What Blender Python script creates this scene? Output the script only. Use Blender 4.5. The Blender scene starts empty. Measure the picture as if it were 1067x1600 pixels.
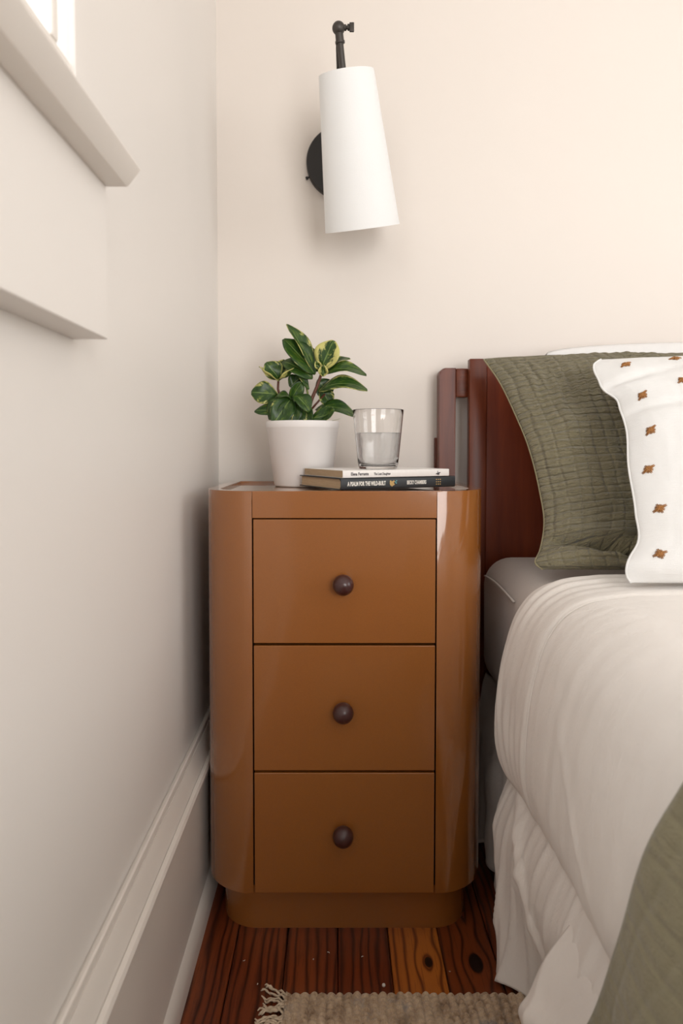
import bpy, bmesh, math, random
import numpy as np
from mathutils import Vector, Matrix, noise

# ------------------------------------------------------------------ camera, world, lights, exposure
S = bpy.context.scene
COL = S.collection
random.seed(7)
cam_d = bpy.data.cameras.new('camera')
cam = bpy.data.objects.new('camera', cam_d); COL.objects.link(cam)
cam.location = (.261, -1.54, .82)
cam.rotation_euler = (math.radians(90 - 2.2), 0, 0)
cam_d.sensor_fit = 'VERTICAL'; cam_d.sensor_height = 36; cam_d.lens = 1080 / 1600 * 36
cam_d.shift_x = 8.5 / 1600; cam_d.shift_y = -59 / 1600
cam_d.clip_start = .01
cam_d.dof.use_dof = True; cam_d.dof.focus_distance = 1.16; cam_d.dof.aperture_fstop = 5.0
S.camera = cam
S.view_settings.view_transform = 'Standard'; S.view_settings.look = 'None'
S.view_settings.gamma = 1; S.view_settings.use_curve_mapping = False
S.view_settings.exposure = 0.17

w = bpy.data.worlds.new('world'); S.world = w; w.use_nodes = True
wn = w.node_tree.nodes; wl = w.node_tree.links
bg = wn['Background']
geo = wn.new('ShaderNodeTexCoord'); sep = wn.new('ShaderNodeSeparateXYZ'); rp = wn.new('ShaderNodeValToRGB')
wl.new(geo.outputs['Generated'], sep.inputs[0]); wl.new(sep.outputs['Z'], rp.inputs[0])
rp.color_ramp.elements[0].color = (.80, .84, .86, 1); rp.color_ramp.elements[0].position = .0
rp.color_ramp.elements[1].color = (.62, .76, .95, 1); rp.color_ramp.elements[1].position = .9
wl.new(rp.outputs[0], bg.inputs[0]); bg.inputs[1].default_value = 1.2

def area(name, loc, target, sx, sy, power, col):
    l = bpy.data.lights.new(name, 'AREA'); l.shape = 'RECTANGLE'; l.size = sx; l.size_y = sy
    l.energy = power; l.color = col
    o = bpy.data.objects.new(name, l); COL.objects.link(o); o.location = loc
    o.rotation_euler = (Vector(target) - Vector(loc)).to_track_quat('-Z', 'Y').to_euler()
    return o
# daylight coming in through the right-hand window and the window behind the camera
area('daylight_right_window', (3.36, -1.75, 1.50), (0, -1.75, 1.40), 1.5, 1.25, 15, (1, .968, .934))
area('daylight_back_window', (1.55, -3.56, 1.20), (1.55, 0, .95), 1.4, 1.8, 50, (1, .968, .934))
area('daylight_left_window', (-.165, -1.40, 1.75), (2, -1.40, 1.7), 1.03, 1.10, 7, (.96, .985, 1))

# ------------------------------------------------------------------ mesh and object helpers
def link(name, me, mat=None, parent=None, smooth=False):
    o = bpy.data.objects.new(name, me); COL.objects.link(o)
    if mat is not None and not me.materials: me.materials.append(mat)
    if smooth:
        for p in me.polygons: p.use_smooth = True
    if parent is not None: o.parent = parent
    return o
def obj(name, bm, mat=None, parent=None, smooth=False, auto=None):
    bmesh.ops.recalc_face_normals(bm, faces=bm.faces)
    me = bpy.data.meshes.new(name); bm.to_mesh(me); bm.free()
    o = link(name, me, mat, parent, smooth or auto is not None)
    if auto is not None: me.set_sharp_from_angle(angle=math.radians(auto))
    return o
def thing(name, label, cat, group=None):
    o = bpy.data.objects.new(name, None); COL.objects.link(o)
    o.empty_display_size = .05
    return tag(o, label, cat, group)
def tag(o, label, cat, group=None, kind=None):
    o['label'] = label; o['category'] = cat
    if group: o['group'] = group
    if kind: o['kind'] = kind
    return o
def struct(o): o['kind'] = 'structure'; return o
def box(bm, x0, x1, y0, y1, z0, z1, bev=0, seg=2):
    r = bmesh.ops.create_cube(bm, size=1)
    vs = r['verts']
    for v in vs:
        v.co = Vector((x0 + (v.co.x + .5) * (x1 - x0), y0 + (v.co.y + .5) * (y1 - y0), z0 + (v.co.z + .5) * (z1 - z0)))
    if bev:
        es = list({e for v in vs for e in v.link_edges})
        bmesh.ops.bevel(bm, geom=es, offset=bev, segments=seg, affect='EDGES', profile=.5)
def prism(bm, pts, z0, z1):                      # plan outline extruded along z
    a = [bm.verts.new((x, y, z0)) for x, y in pts]; b = [bm.verts.new((x, y, z1)) for x, y in pts]
    n = len(pts)
    bm.faces.new(a[::-1]); bm.faces.new(b)
    for i in range(n): bm.faces.new((a[i], a[(i+1) % n], b[(i+1) % n], b[i]))
def extr(bm, prof, axis, a0, a1):                # profile (p,q) extruded along axis 'x' or 'y'
    def mk(p, q, t): return (t, p, q) if axis == 'x' else (p, t, q)
    a = [bm.verts.new(mk(p, q, a0)) for p, q in prof]; b = [bm.verts.new(mk(p, q, a1)) for p, q in prof]
    n = len(prof); bm.faces.new(a); bm.faces.new(b[::-1])
    for i in range(n): bm.faces.new((a[i], b[i], b[(i+1) % n], a[(i+1) % n]))
def frames(pts):
    pts = [Vector(p) for p in pts]; out = []; up = Vector((0, 0, 1))
    n = None
    for i, p in enumerate(pts):
        t = (pts[min(i+1, len(pts)-1)] - pts[max(i-1, 0)]).normalized()
        if n is None:
            n = t.orthogonal().normalized() if abs(t.dot(up)) > .95 else t.cross(up).normalized()
        n = (n - t * n.dot(t)).normalized()
        out.append((p, n, t.cross(n)))
    return out
def tube(bm, pts, r, seg=8, cap=True):
    fr = frames(pts); rings = []
    for i, (p, n, b) in enumerate(fr):
        rr = r[i] if isinstance(r, (list, tuple)) else r
        rings.append([bm.verts.new(p + n * math.cos(2*math.pi*k/seg) * rr + b * math.sin(2*math.pi*k/seg) * rr) for k in range(seg)])
    for a, c in zip(rings, rings[1:]):
        for k in range(seg): bm.faces.new((a[k], a[(k+1) % seg], c[(k+1) % seg], c[k]))
    if cap: bm.faces.new(rings[0][::-1]); bm.faces.new(rings[-1])
def lathe(bm, prof, seg=48, M=None):             # prof (r,z) around z
    rings = []
    for r, z in prof:
        if r < 1e-6: rings.append([bm.verts.new((0, 0, z))])
        else: rings.append([bm.verts.new((r*math.cos(2*math.pi*k/seg), r*math.sin(2*math.pi*k/seg), z)) for k in range(seg)])
    for a, c in zip(rings, rings[1:]):
        for k in range(seg):
            k2 = (k+1) % seg
            if len(a) == 1 and len(c) == 1: continue
            if len(a) == 1: bm.faces.new((a[0], c[k2], c[k]))
            elif len(c) == 1: bm.faces.new((a[k], a[k2], c[0]))
            else: bm.faces.new((a[k], a[k2], c[k2], c[k]))
    if M is not None: bmesh.ops.transform(bm, matrix=M, verts=[v for rg in rings for v in rg])
def grid_mesh(name, P, uv=None, close=False):    # P: array (nu,nv,3)
    nu, nv, _ = P.shape
    idx = np.arange(nu*nv).reshape(nu, nv)
    f = np.stack([idx[:-1, :-1], idx[1:, :-1], idx[1:, 1:], idx[:-1, 1:]], -1).reshape(-1, 4)
    me = bpy.data.meshes.new(name)
    me.from_pydata(P.reshape(-1, 3).tolist(), [], f.tolist())
    if uv is None:
        uu, vv = np.meshgrid(np.linspace(0, 1, nu), np.linspace(0, 1, nv), indexing='ij')
        uv = np.stack([uu, vv], -1)
    l = me.uv_layers.new(name='UVMap')
    li = np.zeros(len(me.loops), dtype=np.int32); me.loops.foreach_get('vertex_index', li)
    l.data.foreach_set('uv', uv.reshape(-1, 2)[li].ravel())
    for p in me.polygons: p.use_smooth = True
    return me
def interp(x, xs, ys): return np.interp(x, xs, ys)
def smooth_interp(x, xs, ys):                    # Catmull-Rom style smooth interpolation
    xs = np.array(xs, float); ys = np.array(ys, float); m = np.gradient(ys, xs)
    x = np.clip(x, xs[0], xs[-1]); i = np.clip(np.searchsorted(xs, x) - 1, 0, len(xs) - 2)
    h = xs[i+1] - xs[i]; t = (x - xs[i]) / h
    return ((2*t**3-3*t**2+1)*ys[i] + (t**3-2*t**2+t)*h*m[i] + (-2*t**3+3*t**2)*ys[i+1] + (t**3-t**2)*h*m[i+1])
def nz(x, y, z=0.0): return noise.noise(Vector((x, y, z)))
nzv = np.vectorize(nz)

# ------------------------------------------------------------------ material helpers
class NT:
    def __init__(s, name):
        s.m = bpy.data.materials.new(name); s.m.use_nodes = True
        s.n = s.m.node_tree.nodes; s.l = s.m.node_tree.links; s.b = s.n['Principled BSDF']
    def node(s, t, **kw):
        n = s.n.new(t)
        for k, v in kw.items(): setattr(n, k, v)
        return n
    def coord(s, kind='Object', scale=(1, 1, 1), loc=(0, 0, 0), rot=(0, 0, 0)):
        c = s.node('ShaderNodeTexCoord'); mp = s.node('ShaderNodeMapping')
        s.l.new(c.outputs[kind], mp.inputs[0]); mp.inputs['Scale'].default_value = scale
        mp.inputs['Location'].default_value = loc; mp.inputs['Rotation'].default_value = rot
        return mp.outputs[0]
    def noise(s, vec, scale=5, detail=4, rough=.5, dist=0):
        n = s.node('ShaderNodeTexNoise'); s.l.new(vec, n.inputs['Vector'])
        n.inputs['Scale'].default_value = scale; n.inputs['Detail'].default_value = detail
        n.inputs['Roughness'].default_value = rough; n.inputs['Distortion'].default_value = dist
        return n.outputs['Fac']
    def ramp(s, fac, stops):
        r = s.node('ShaderNodeValToRGB'); s.l.new(fac, r.inputs[0]); e = r.color_ramp.elements
        while len(e) < len(stops): e.new(.5)
        for k, (p, c) in enumerate(stops):
            e[k].position = p; e[k].color = (*c, 1) if len(c) == 3 else c
        return r.outputs[0]
    def math(s, op, a, b=None, c=None):
        n = s.node('ShaderNodeMath', operation=op)
        for i, v in enumerate((a, b, c)):
            if v is None: continue
            if isinstance(v, (int, float)): n.inputs[i].default_value = v
            else: s.l.new(v, n.inputs[i])
        return n.outputs[0]
    def mix(s, fac, a, b, mode='MIX'):
        n = s.node('ShaderNodeMix', data_type='RGBA', blend_type=mode)
        for i, v in ((0, fac), (6, a), (7, b)):
            if isinstance(v, (int, float)): n.inputs[i].default_value = v
            elif isinstance(v, tuple): n.inputs[i].default_value = (*v, 1)
            else: s.l.new(v, n.inputs[i])
        return n.outputs[2]
    def bump(s, h, strength=.3, dist=.002, prev=None):
        b = s.node('ShaderNodeBump'); s.l.new(h, b.inputs['Height'])
        b.inputs['Strength'].default_value = strength; b.inputs['Distance'].default_value = dist
        if prev is not None: s.l.new(prev, b.inputs['Normal'])
        return b.outputs[0]
    def set(s, **kw):
        for k, v in kw.items():
            i = s.b.inputs[k.replace('_', ' ')]
            if isinstance(v, (int, float)): i.default_value = v
            elif isinstance(v, tuple): i.default_value = (*v, 1) if len(v) == 3 else v
            else: s.l.new(v, i)
        return s.m
def simple(name, col, rough=.5, metal=0, bump=0, bscale=40, **kw):
    t = NT(name)
    n = t.noise(t.coord(), bscale, 3)
    c = t.mix(n, tuple(x*.94 for x in col), tuple(min(1, x*1.06) for x in col))
    if bump: kw['Normal'] = t.bump(n, .3, bump)
    return t.set(Base_Color=c, Roughness=rough, Metallic=metal, **kw)

WALLC = (.765, .705, .648)
def wall_mat(name, col, rough=.55):
    t = NT(name); v = t.coord('Object')
    n1 = t.noise(v, 3, 3); n2 = t.noise(v, 220, 2)
    c = t.mix(n1, tuple(x*.985 for x in col), tuple(x*1.015 for x in col))
    return t.set(Base_Color=c, Roughness=rough, Normal=t.bump(n2, .12, .0006))
M_wall = wall_mat('warm_white_wall_paint', WALLC)
M_wall_left = wall_mat('warm_white_satin_paint', (.79, .755, .715), .42)
M_ceil = wall_mat('white_ceiling_paint', (.85, .83, .80))
M_trim = simple('white_trim_paint', (.80, .755, .70), .3, bscale=6)
M_sub = simple('dark_subfloor', (.02, .01, .006), .9)
t = NT('window_glass'); tb = t.node('ShaderNodeBsdfTransparent'); gb = t.node('ShaderNodeBsdfGlossy'); gb.inputs['Roughness'].default_value = .02
mx = t.node('ShaderNodeMixShader'); mx.inputs[0].default_value = .06; t.l.new(tb.outputs[0], mx.inputs[1]); t.l.new(gb.outputs[0], mx.inputs[2])
t.l.new(mx.outputs[0], t.n['Material Output'].inputs[0]); M_glass = t.m

# lacquered nightstand
def lacquer(name, col, rough=.16, coat=.6):
    t = NT(name); v = t.coord('Object')
    sp = t.noise(v, 900, 2, .6); big = t.noise(v, 2.5, 2)
    c = t.mix(sp, tuple(x*.86 for x in col), tuple(x*1.14 for x in col))
    c = t.mix(t.math('MULTIPLY', big, .12), c, (.27, .095, .018))
    nb = t.bump(t.noise(v, 14, 2), .10, .002)
    return t.set(Base_Color=c, Roughness=rough+.12, Coat_Weight=coat, Coat_Roughness=rough*.5, Normal=nb, Coat_Normal=nb, Specular_IOR_Level=.4)
LAC = (.272, .093, .018)
M_lac = lacquer('caramel_lacquer', LAC, .12, .5)
M_lac_side = lacquer('caramel_lacquer_gloss', LAC, .08, .9)
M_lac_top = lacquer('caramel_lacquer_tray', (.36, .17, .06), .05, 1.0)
M_dark = simple('dark_cavity', (.02, .010, .006), .9)
M_knob = simple('maroon_lacquer', (.045, .010, .009), .32, Coat_Weight=.3, Coat_Roughness=.15)

def wood(name, a, b, rough=.35, axis='z', scale=1.0):
    t = NT(name); sc = {'z': (28, 28, 2.2), 'y': (28, 2, 28), 'x': (2.2, 28, 28)}[axis]
    v = t.coord('Object', scale=tuple(s*scale for s in sc))
    n = t.noise(v, 2.0, 6, .65, .6); big = t.noise(t.coord('Object'), 7, 3)
    c = t.ramp(n, [(.25, a), (.75, b)])
    c = t.mix(big, c, t.mix(.5, c, a), 'MIX')
    return t.set(Base_Color=c, Roughness=rough, Coat_Weight=.05, Coat_Roughness=.2, Specular_IOR_Level=.3, Normal=t.bump(n, .15, .001))
M_cherry = wood('dark_cherry_wood', (.070, .012, .005), (.22, .050, .016))
M_cherry_x = wood('dark_cherry_wood_cross', (.09, .017, .006), (.25, .060, .020), axis='x')
M_panel = wood('red_cherry_panel', (.12, .018, .006), (.27, .050, .013), .4, scale=.6)

# ------------------------------------------------------------------ the setting
RX, FY, CZ = 3.4, -3.6, 2.75
bm = bmesh.new(); box(bm, -.15, RX+.15, 0, .15, -.05, CZ); struct(obj('wall_back', bm, M_wall))
WY0, WY1, WZ0, WZ1 = -1.95, -.8795, 1.178, 2.30           # window opening in the left wall
bm = bmesh.new()
box(bm, -.15, 0, FY-.15, WY0, -.05, CZ); box(bm, -.15, 0, WY1, 0, -.05, CZ)
box(bm, -.15, 0, WY0, WY1, -.05, WZ0); box(bm, -.15, 0, WY0, WY1, WZ1, CZ)
struct(obj('wall_left', bm, M_wall_left))
bm = bmesh.new()                                              # right wall and its window hole
box(bm, RX, RX+.15, FY-.15, -2.55, -.05, CZ); box(bm, RX, RX+.15, -.95, .15, -.05, CZ)
box(bm, RX, RX+.15, -2.55, -.95, -.05, .82); box(bm, RX, RX+.15, -2.55, -.95, 2.38, CZ)
struct(obj('wall_right', bm, M_wall))
bm = bmesh.new()
box(bm, 0, .80, FY-.15, FY, -.05, CZ); box(bm, 2.30, RX, FY-.15, FY, -.05, CZ)
box(bm, .80, 2.30, FY-.15, FY, -.05, .22); box(bm, .80, 2.30, FY-.15, FY, 2.38, CZ)
struct(obj('wall_front', bm, M_wall))
bm = bmesh.new(); box(bm, -.15, RX+.15, FY-.15, .15, CZ, CZ+.1); struct(obj('ceiling', bm, M_ceil))

# floor: dark bed with separate heart-pine planks
bm = bmesh.new(); box(bm, -.15, RX+.15, FY-.15, .15, -.06, -.021)
floor = struct(obj('floor', bm, M_sub))
def plank_mat(name, knots, cols, dark):
    t = NT(name); c = t.node('ShaderNodeTexCoord'); oi = t.node('ShaderNodeObjectInfo')
    vec = c.outputs['Object']
    off = t.node('ShaderNodeCombineXYZ'); t.l.new(t.math('MULTIPLY', oi.outputs['Random'], 13.0), off.inputs[1])
    t.l.new(t.math('MULTIPLY', oi.outputs['Random'], 3.1), off.inputs[2])
    ad = t.node('ShaderNodeVectorMath', operation='ADD'); t.l.new(vec, ad.inputs[0]); t.l.new(off.outputs[0], ad.inputs[1])
    mp = t.node('ShaderNodeMapping'); t.l.new(ad.outputs[0], mp.inputs[0]); mp.inputs['Scale'].default_value = (1, .16, 1)
    warp = t.noise(mp.outputs[0], 16, 3, .5)
    sx = t.node('ShaderNodeSeparateXYZ'); t.l.new(vec, sx.inputs[0])
    field = sx.outputs['X']
    core = None
    for (kx, ky, R, r0) in knots:
        dx = t.math('SUBTRACT', sx.outputs['X'], kx); dy = t.math('MULTIPLY', t.math('SUBTRACT', sx.outputs['Y'], ky), .55)
        field = t.math('ABSOLUTE', dx)
        r = t.math('SQRT', t.math('ADD', t.math('MULTIPLY', dx, dx), t.math('MULTIPLY', dy, dy)))
        wgt = t.math('EXPONENT', t.math('MULTIPLY', t.math('MULTIPLY', r, r), -1/(R*R)))
        field = t.math('ADD', t.math('MULTIPLY', r, wgt), t.math('MULTIPLY', field, t.math('SUBTRACT', 1.0, wgt)))
        k = t.math('SMOOTH_MIN', t.math('MAXIMUM', t.math('MULTIPLY', t.math('SUBTRACT', r0*1.25, t.math('ADD', r, t.math('MULTIPLY', warp, r0*.5))), 5/r0), 0.0), 1.0, .1)
        core = k if core is None else t.math('MAXIMUM', core, k)
    fw = t.math('ADD', t.math('MULTIPLY', field, 430 if knots else 420), t.math('MULTIPLY', warp, 11 if knots else 26))
    wv = t.math('MULTIPLY_ADD', t.math('SINE', fw), .5, .5)
    wv = t.math('POWER', wv, 5 if knots else 2.5)
    mp2 = t.node('ShaderNodeMapping'); t.l.new(ad.outputs[0], mp2.inputs[0]); mp2.inputs['Scale'].default_value = (1, .035, 1)
    fine = t.noise(mp2.outputs[0], 420, 4, .7)
    col = t.ramp(t.noise(mp.outputs[0], 9, 2), [(.3, cols[0]), (.7, cols[1])])
    tint = t.ramp(oi.outputs['Random'], [(0, (.72, .62, .6)), (.5, (1, 1, 1)), (1, (1.25, 1.35, 1.3))])
    col = t.mix(1.0, col, tint, 'MULTIPLY')
    col = t.mix(t.math('MULTIPLY', wv, .85), col, dark)
    col = t.mix(t.math('MULTIPLY', t.math('GREATER_THAN', fine, .58), .35), col, dark)
    if core is not None: col = t.mix(core, col, (.012, .004, .002))
    return t.set(Base_Color=col, Roughness=.33, Coat_Weight=.35, Coat_Roughness=.18, Normal=t.bump(t.math('ADD', fine, wv), .15, .0008))
C0 = ((.14, .026, .008), (.25, .055, .012))
M_pl = plank_mat('heart_pine', [], C0, (.030, .006, .003))
KN = [plank_mat('heart_pine_knotted_orange', [(.4085, -.468, .034, .0068)], ((.42, .12, .018), (.55, .18, .028)), (.085, .013, .004)),
      plank_mat('heart_pine_knotted_dark', [(.484, -.470, .040, .0115)], ((.15, .030, .008), (.24, .056, .012)), (.030, .006, .003))]
PW = .0845; x = .0105 - PW; k = 0
while x < RX:
    x1 = min(x + PW, RX)
    g = .0007; bm = bmesh.new()
    prof = [(x+g, -.020), (x1-g, -.020), (x1-g, -.0016), (x1-g-.0016, 0), (x+g+.0016, 0), (x+g, -.0016)]
    if x < 0: prof = [(max(p, 0), q) for p, q in prof]
    extr(bm, prof, 'y', FY, 0)
    m = M_pl
    if abs(x - .3485) < .01: m = KN[0]
    if abs(x - .4330) < .01: m = KN[1]
    obj('plank', bm, m, floor); x += PW; k += 1

# baseboards: wide board, moulded cap, shoe
BP = [(0, 0), (.0387, 0), (.0383, .018), (.036, .032), (.031, .041), (.028, .044), (.028, .244), (.034, .246), (.0345, .252), (.032, .2565),
      (.0265, .258), (.0250, .256), (.0245, .2595), (.0120, .2835), (.0105, .2825), (.0108, .287), (.0098, .2915), (.0075, .2928), (.004, .2918), (0, .288)]
bm = bmesh.new(); extr(bm, BP, 'y', FY, 0); struct(obj('baseboard_left', bm, M_trim, auto=25))
bm = bmesh.new(); extr(bm, [(-p, q) for p, q in BP], 'x', 0, RX); struct(obj('baseboard_back', bm, M_trim, auto=25))
bm = bmesh.new(); extr(bm, [(RX-p, q) for p, q in BP], 'y', FY, 0); struct(obj('baseboard_right', bm, M_trim, auto=25))

# window in the left wall: casing, sash bars, panes, sill, apron
win = bpy.data.objects.new('window_1', None); COL.objects.link(win); struct(win)
CY0, CY1 = WY0 - .04, -.8485
def wpart(name, boxes, mat=M_trim, bev=.0015):
    bm = bmesh.new()
    for b in boxes: box(bm, *b, bev=bev)
    return obj(name, bm, mat, win)
wpart('casing', [(.0, .0175, WY1, CY1, 1.0955, WZ1+.06)], M_wall_left, .001)
wpart('casing', [(.0, .0175, CY0, WY0, 1.0955, WZ1+.06)], M_wall_left, .001)
wpart('casing', [(.0, .0175, WY0, WY1, WZ1, WZ1+.06)], M_wall_left, .001)
wpart('sash_frame', [(0, .0135, WY0, WY1, 1.0955, WZ0)], M_trim, .001)
muntins = [-.920, -1.17, -1.41, -1.65]
for y in muntins: wpart('muntin', [(-.012, .0155, y-.0075, y+.0075, WZ0, WZ1)], bev=.003)
wpart('muntin', [(-.012, .0153, WY0, WY1, 1.70, 1.717)], bev=.003)
ys = [WY1] + muntins + [WY0]
for a, b in zip(ys, ys[1:]):
    for z0, z1 in ((WZ0, 1.70), (1.717, WZ1)):
        wpart('pane', [(.009, .012, b+.0005, a-.0005, z0, z1)], M_glass, 0)
SILLP = [(.017, 1.0770), (.055, 1.0770), (.0570, 1.0785), (.0675, 1.0915), (.0685, 1.0930), (.0680, 1.0945), (.063, 1.0955), (.0, 1.0955), (.0, 1.0770)]
bm = bmesh.new(); extr(bm, SILLP, 'y', CY0, -.8485)
tr = struct(obj('trim_1', bm, M_trim, auto=35)); tr['label'] = 'white window stool with sloped nosing'
bm = bmesh.new(); box(bm, 0, .0345, CY0+.01, -.8485, .9275, 1.077, bev=.0008, seg=1)
tr = struct(obj('trim_2', bm, M_wall_left)); tr['label'] = 'flat painted apron board under the window stool'

# bright garden-side ground outside so the panes look out on something
bm = bmesh.new(); box(bm, -9, -1.2, -12, 8, -1.0, -.9)
struct(obj('ground_outside', bm, simple('pale_concrete', (.55, .55, .52), .9)))

# glazed frames of the two windows out of view
def far_window(name, along, fixed, a0, a1, z0, z1):
    r = bpy.data.objects.new(name, None); COL.objects.link(r); struct(r)
    def B(n, p0, p1, q0, q1, d0, d1):
        bm = bmesh.new()
        if along == 'y': box(bm, fixed+d0, fixed+d1, p0, p1, q0, q1, bev=.003)
        else: box(bm, p0, p1, fixed-d1, fixed-d0, q0, q1, bev=.003)
        obj(n, bm, M_trim, r)
    B('casing', a0-.09, a0, z0-.09, z1+.09, -.02, 0); B('casing', a1, a1+.09, z0-.09, z1+.09, -.02, 0)
    B('casing', a0, a1, z1, z1+.09, -.02, 0); B('casing', a0, a1, z0-.09, z0, -.02, 0)
far_window('window_2', 'y', RX, -2.55, -.95, .82, 2.38)
far_window('window_3', 'x', FY, .80, 2.30, .22, 2.38)

# ------------------------------------------------------------------ nightstand
ns = thing('nightstand', 'glossy caramel lacquered three-drawer nightstand with rounded front corners between wall and bed', 'nightstand')
X0, X1, YF, YB, ZB, ZT = .038, .5145, -.415, -.062, .077, .749
FL, FR, R = .1233, .4262, .086
def arc(cx, cy, r, a0, a1, n=14): return [(cx + r*math.cos(math.radians(a0+(a1-a0)*i/n)), cy + r*math.sin(math.radians(a0+(a1-a0)*i/n))) for i in range(n+1)]
def side_outline(side, e=0, inner=.022):
    r = FL - X0
    if side == 'L':
        o = [(X0, YB)] + arc(X0+r, YF+r, r, 180, 270)
        i = arc(X0+r, YF+r, r-inner, 270, 180) + [(X0+inner, YB)]
    else:
        r = X1 - FR
        o = [(X1, YB)] + arc(X1-r, YF+r, r, 0, -90)
        i = arc(X1-r, YF+r, r-inner, -90, 0) + [(X1-inner, YB)]
    return o + i
def bevprism(pts, z0, z1, bev=.0025, seg=2):
    bm = bmesh.new(); prism(bm, pts, z0, z1)
    es = [e for e in bm.edges if abs(e.verts[0].co.z - e.verts[1].co.z) < 1e-6]
    es += [e for e in bm.edges if abs(e.verts[0].co.z - e.verts[1].co.z) > 1e-4 and e.calc_face_angle(0) > .8]
    bmesh.ops.bevel(bm, geom=es, offset=bev, segments=seg, affect='EDGES', profile=.5, clamp_overlap=True)
    return bm
for s in 'LR':
    obj('side_panel', bevprism(side_outline(s), ZB, ZT, .0014), M_lac_side, ns, auto=35)
G = .0018
bm = bmesh.new(); box(bm, FL+.0006, FR-.0006, YF, YF+.022, .7048, ZT, .0009); obj('top_rail', bm, M_lac, ns)
# inner carcass, dark behind the drawer gaps
bm = bmesh.new(); box(bm, X0+.0225, X1-.0225, YF+.087, YB, ZB, .735)
box(bm, FL-.004, FR+.004, YF+.021, YF+.09, ZB+.001, .735)
obj('carcass', bm, M_dark, ns)
# recessed tray top and the rim that frames it
def rounded(x0, x1, yf, yb, r):
    return [(x0, yb)] + arc(x0+r, yf+r, r, 180, 270) + arc(x1-r, yf+r, r, 270, 360) + [(x1, yb)]
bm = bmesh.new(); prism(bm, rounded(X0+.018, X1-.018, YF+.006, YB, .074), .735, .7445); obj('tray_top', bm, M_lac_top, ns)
bm = bmesh.new()
oi_ = rounded(X0+.0015, X1-.0015, YF+.0015, YB, .0845); ii_ = rounded(X0+.023, X1-.023, YF+.010, YB-.020, .070)
zo, zi = .7492, .7445
vo = [bm.verts.new((x, y, zo)) for x, y in oi_]; vi = [bm.verts.new((x, y, zo)) for x, y in ii_]; vd = [bm.verts.new((x, y, zi)) for x, y in ii_]
vb = [bm.verts.new((x, y, zi-.004)) for x, y in oi_]
n = len(vo)
for k in range(n):
    k2 = (k+1) % n
    bm.faces.new((vo[k], vo[k2], vi[k2], vi[k])); bm.faces.new((vi[k], vi[k2], vd[k2], vd[k])); bm.faces.new((vb[k], vb[k2], vo[k2], vo[k]))
    bm.faces.new((vd[k], vd[k2], vb[k2], vb[k]))
es = [e for e in bm.edges if all(v in vo or v in vi for v in e.verts) and (e.verts[0] in vo) == (e.verts[1] in vo)]
bmesh.ops.bevel(bm, geom=es, offset=.0012, segments=2, affect='EDGES')
obj('rim', bm, M_lac_side, ns, auto=35)
# drawers
for z0, z1, kz in ((.4985, .7030, .5975), (.2855, .4945, .3870), (.0775, .2815, .1810)):
    bm = bmesh.new(); box(bm, FL+.0022, FR-.0022, YF, YF+.019, z0, z1, .0012)
    d = obj('drawer', bm, M_lac, ns)
    bm = bmesh.new()
    lathe(bm, [(0, .030)] + [(.0172*math.cos(a), .0135+.0168*math.sin(a)) for a in np.radians(np.arange(80, -61, -10))] + [(.0062, -.001), (0, -.001)], 32,
          Matrix.Translation((.2725, YF, kz)) @ Matrix.Rotation(math.radians(90), 4, 'X'))
    kn = obj('knob', bm, M_knob, d, smooth=True)
# plinth
bm = bevprism(rounded(.063, .4895, -.389, YB-.002, .062), .0, ZB, .0015); obj('plinth', bm, M_lac, ns, auto=35)

# ------------------------------------------------------------------ wall lamp
M_blk = simple('matte_black_metal', (.018, .016, .015), .42, .3)
M_brz = simple('dark_bronze_metal', (.060, .052, .046), .38, .5)
t = NT('white_linen_shade'); v = t.coord('Object', scale=(1, 1, 1))
n = t.noise(t.coord('Object', scale=(1, 1, .08)), 900, 2); n2 = t.noise(t.coord('Object', scale=(.15, .15, 1)), 900, 2)
M_shade = t.set(Base_Color=(.84, .845, .84), Roughness=.85, Normal=t.bump(t.math('ADD', n, n2), .2, .0005))
lamp = thing('wall_lamp', 'black wall lamp with a tilted white tapered shade above the plant', 'lamp')
PC = Vector((.2748, 0, 1.4405))
bm = bmesh.new(); lathe(bm, [(0, .020), (.070, .020), (.0765, .0185), (.0785, .015), (.0785, 0), (0, 0)], 64, Matrix.Translation(PC) @ Matrix.Rotation(math.radians(90), 4, 'X'))
plate = obj('backplate', bm, M_blk, lamp, auto=30)
a = math.radians(203); sp_ = PC + Vector((math.cos(a)*.0785, -.008, math.sin(a)*.0785)); dd = Vector((math.cos(a), 0, math.sin(a)))
bm = bmesh.new(); tube(bm, [sp_ - dd*.003, sp_ + dd*.003, sp_ + dd*.0035, sp_ + dd*.008], [.002, .002, .0036, .0036], 12); obj('screw', bm, M_blk, plate, smooth=False)
BALL = Vector((.2658, -.20, 1.6136)); TOPC = Vector((.2806, -.188, 1.537)); BOTC = Vector((.3150, -.100, 1.2705))
bm = bmesh.new(); tube(bm, [PC + Vector((0, -.018, .0)), PC + Vector((0, -.040, .0)), PC + Vector((-.001, -.052, .012)), PC + Vector((-.004, -.070, .05)), BALL + Vector((.0, .018, -.028)), BALL], .0052, 14)
tube(bm, [PC + Vector((0, -.018, 0)), PC + Vector((0, -.028, 0))], .014, 20); obj('arm', bm, M_brz, lamp, smooth=False, auto=40)
bm = bmesh.new(); bmesh.ops.create_uvsphere(bm, u_segments=28, v_segments=18, radius=.0122, matrix=Matrix.Translation(BALL)); obj('ball_joint', bm, M_brz, lamp, smooth=True)
kx = Vector((1, -.10, .02)).normalized()
bm = bmesh.new(); tube(bm, [BALL + kx*.010, BALL + kx*.0145, BALL + kx*.0150, BALL + kx*.0165, BALL + kx*.0170, BALL + kx*.0205], [.0055, .0055, .0035, .0035, .0058, .0058], 18)
p = BALL + kx*.0215
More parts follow.
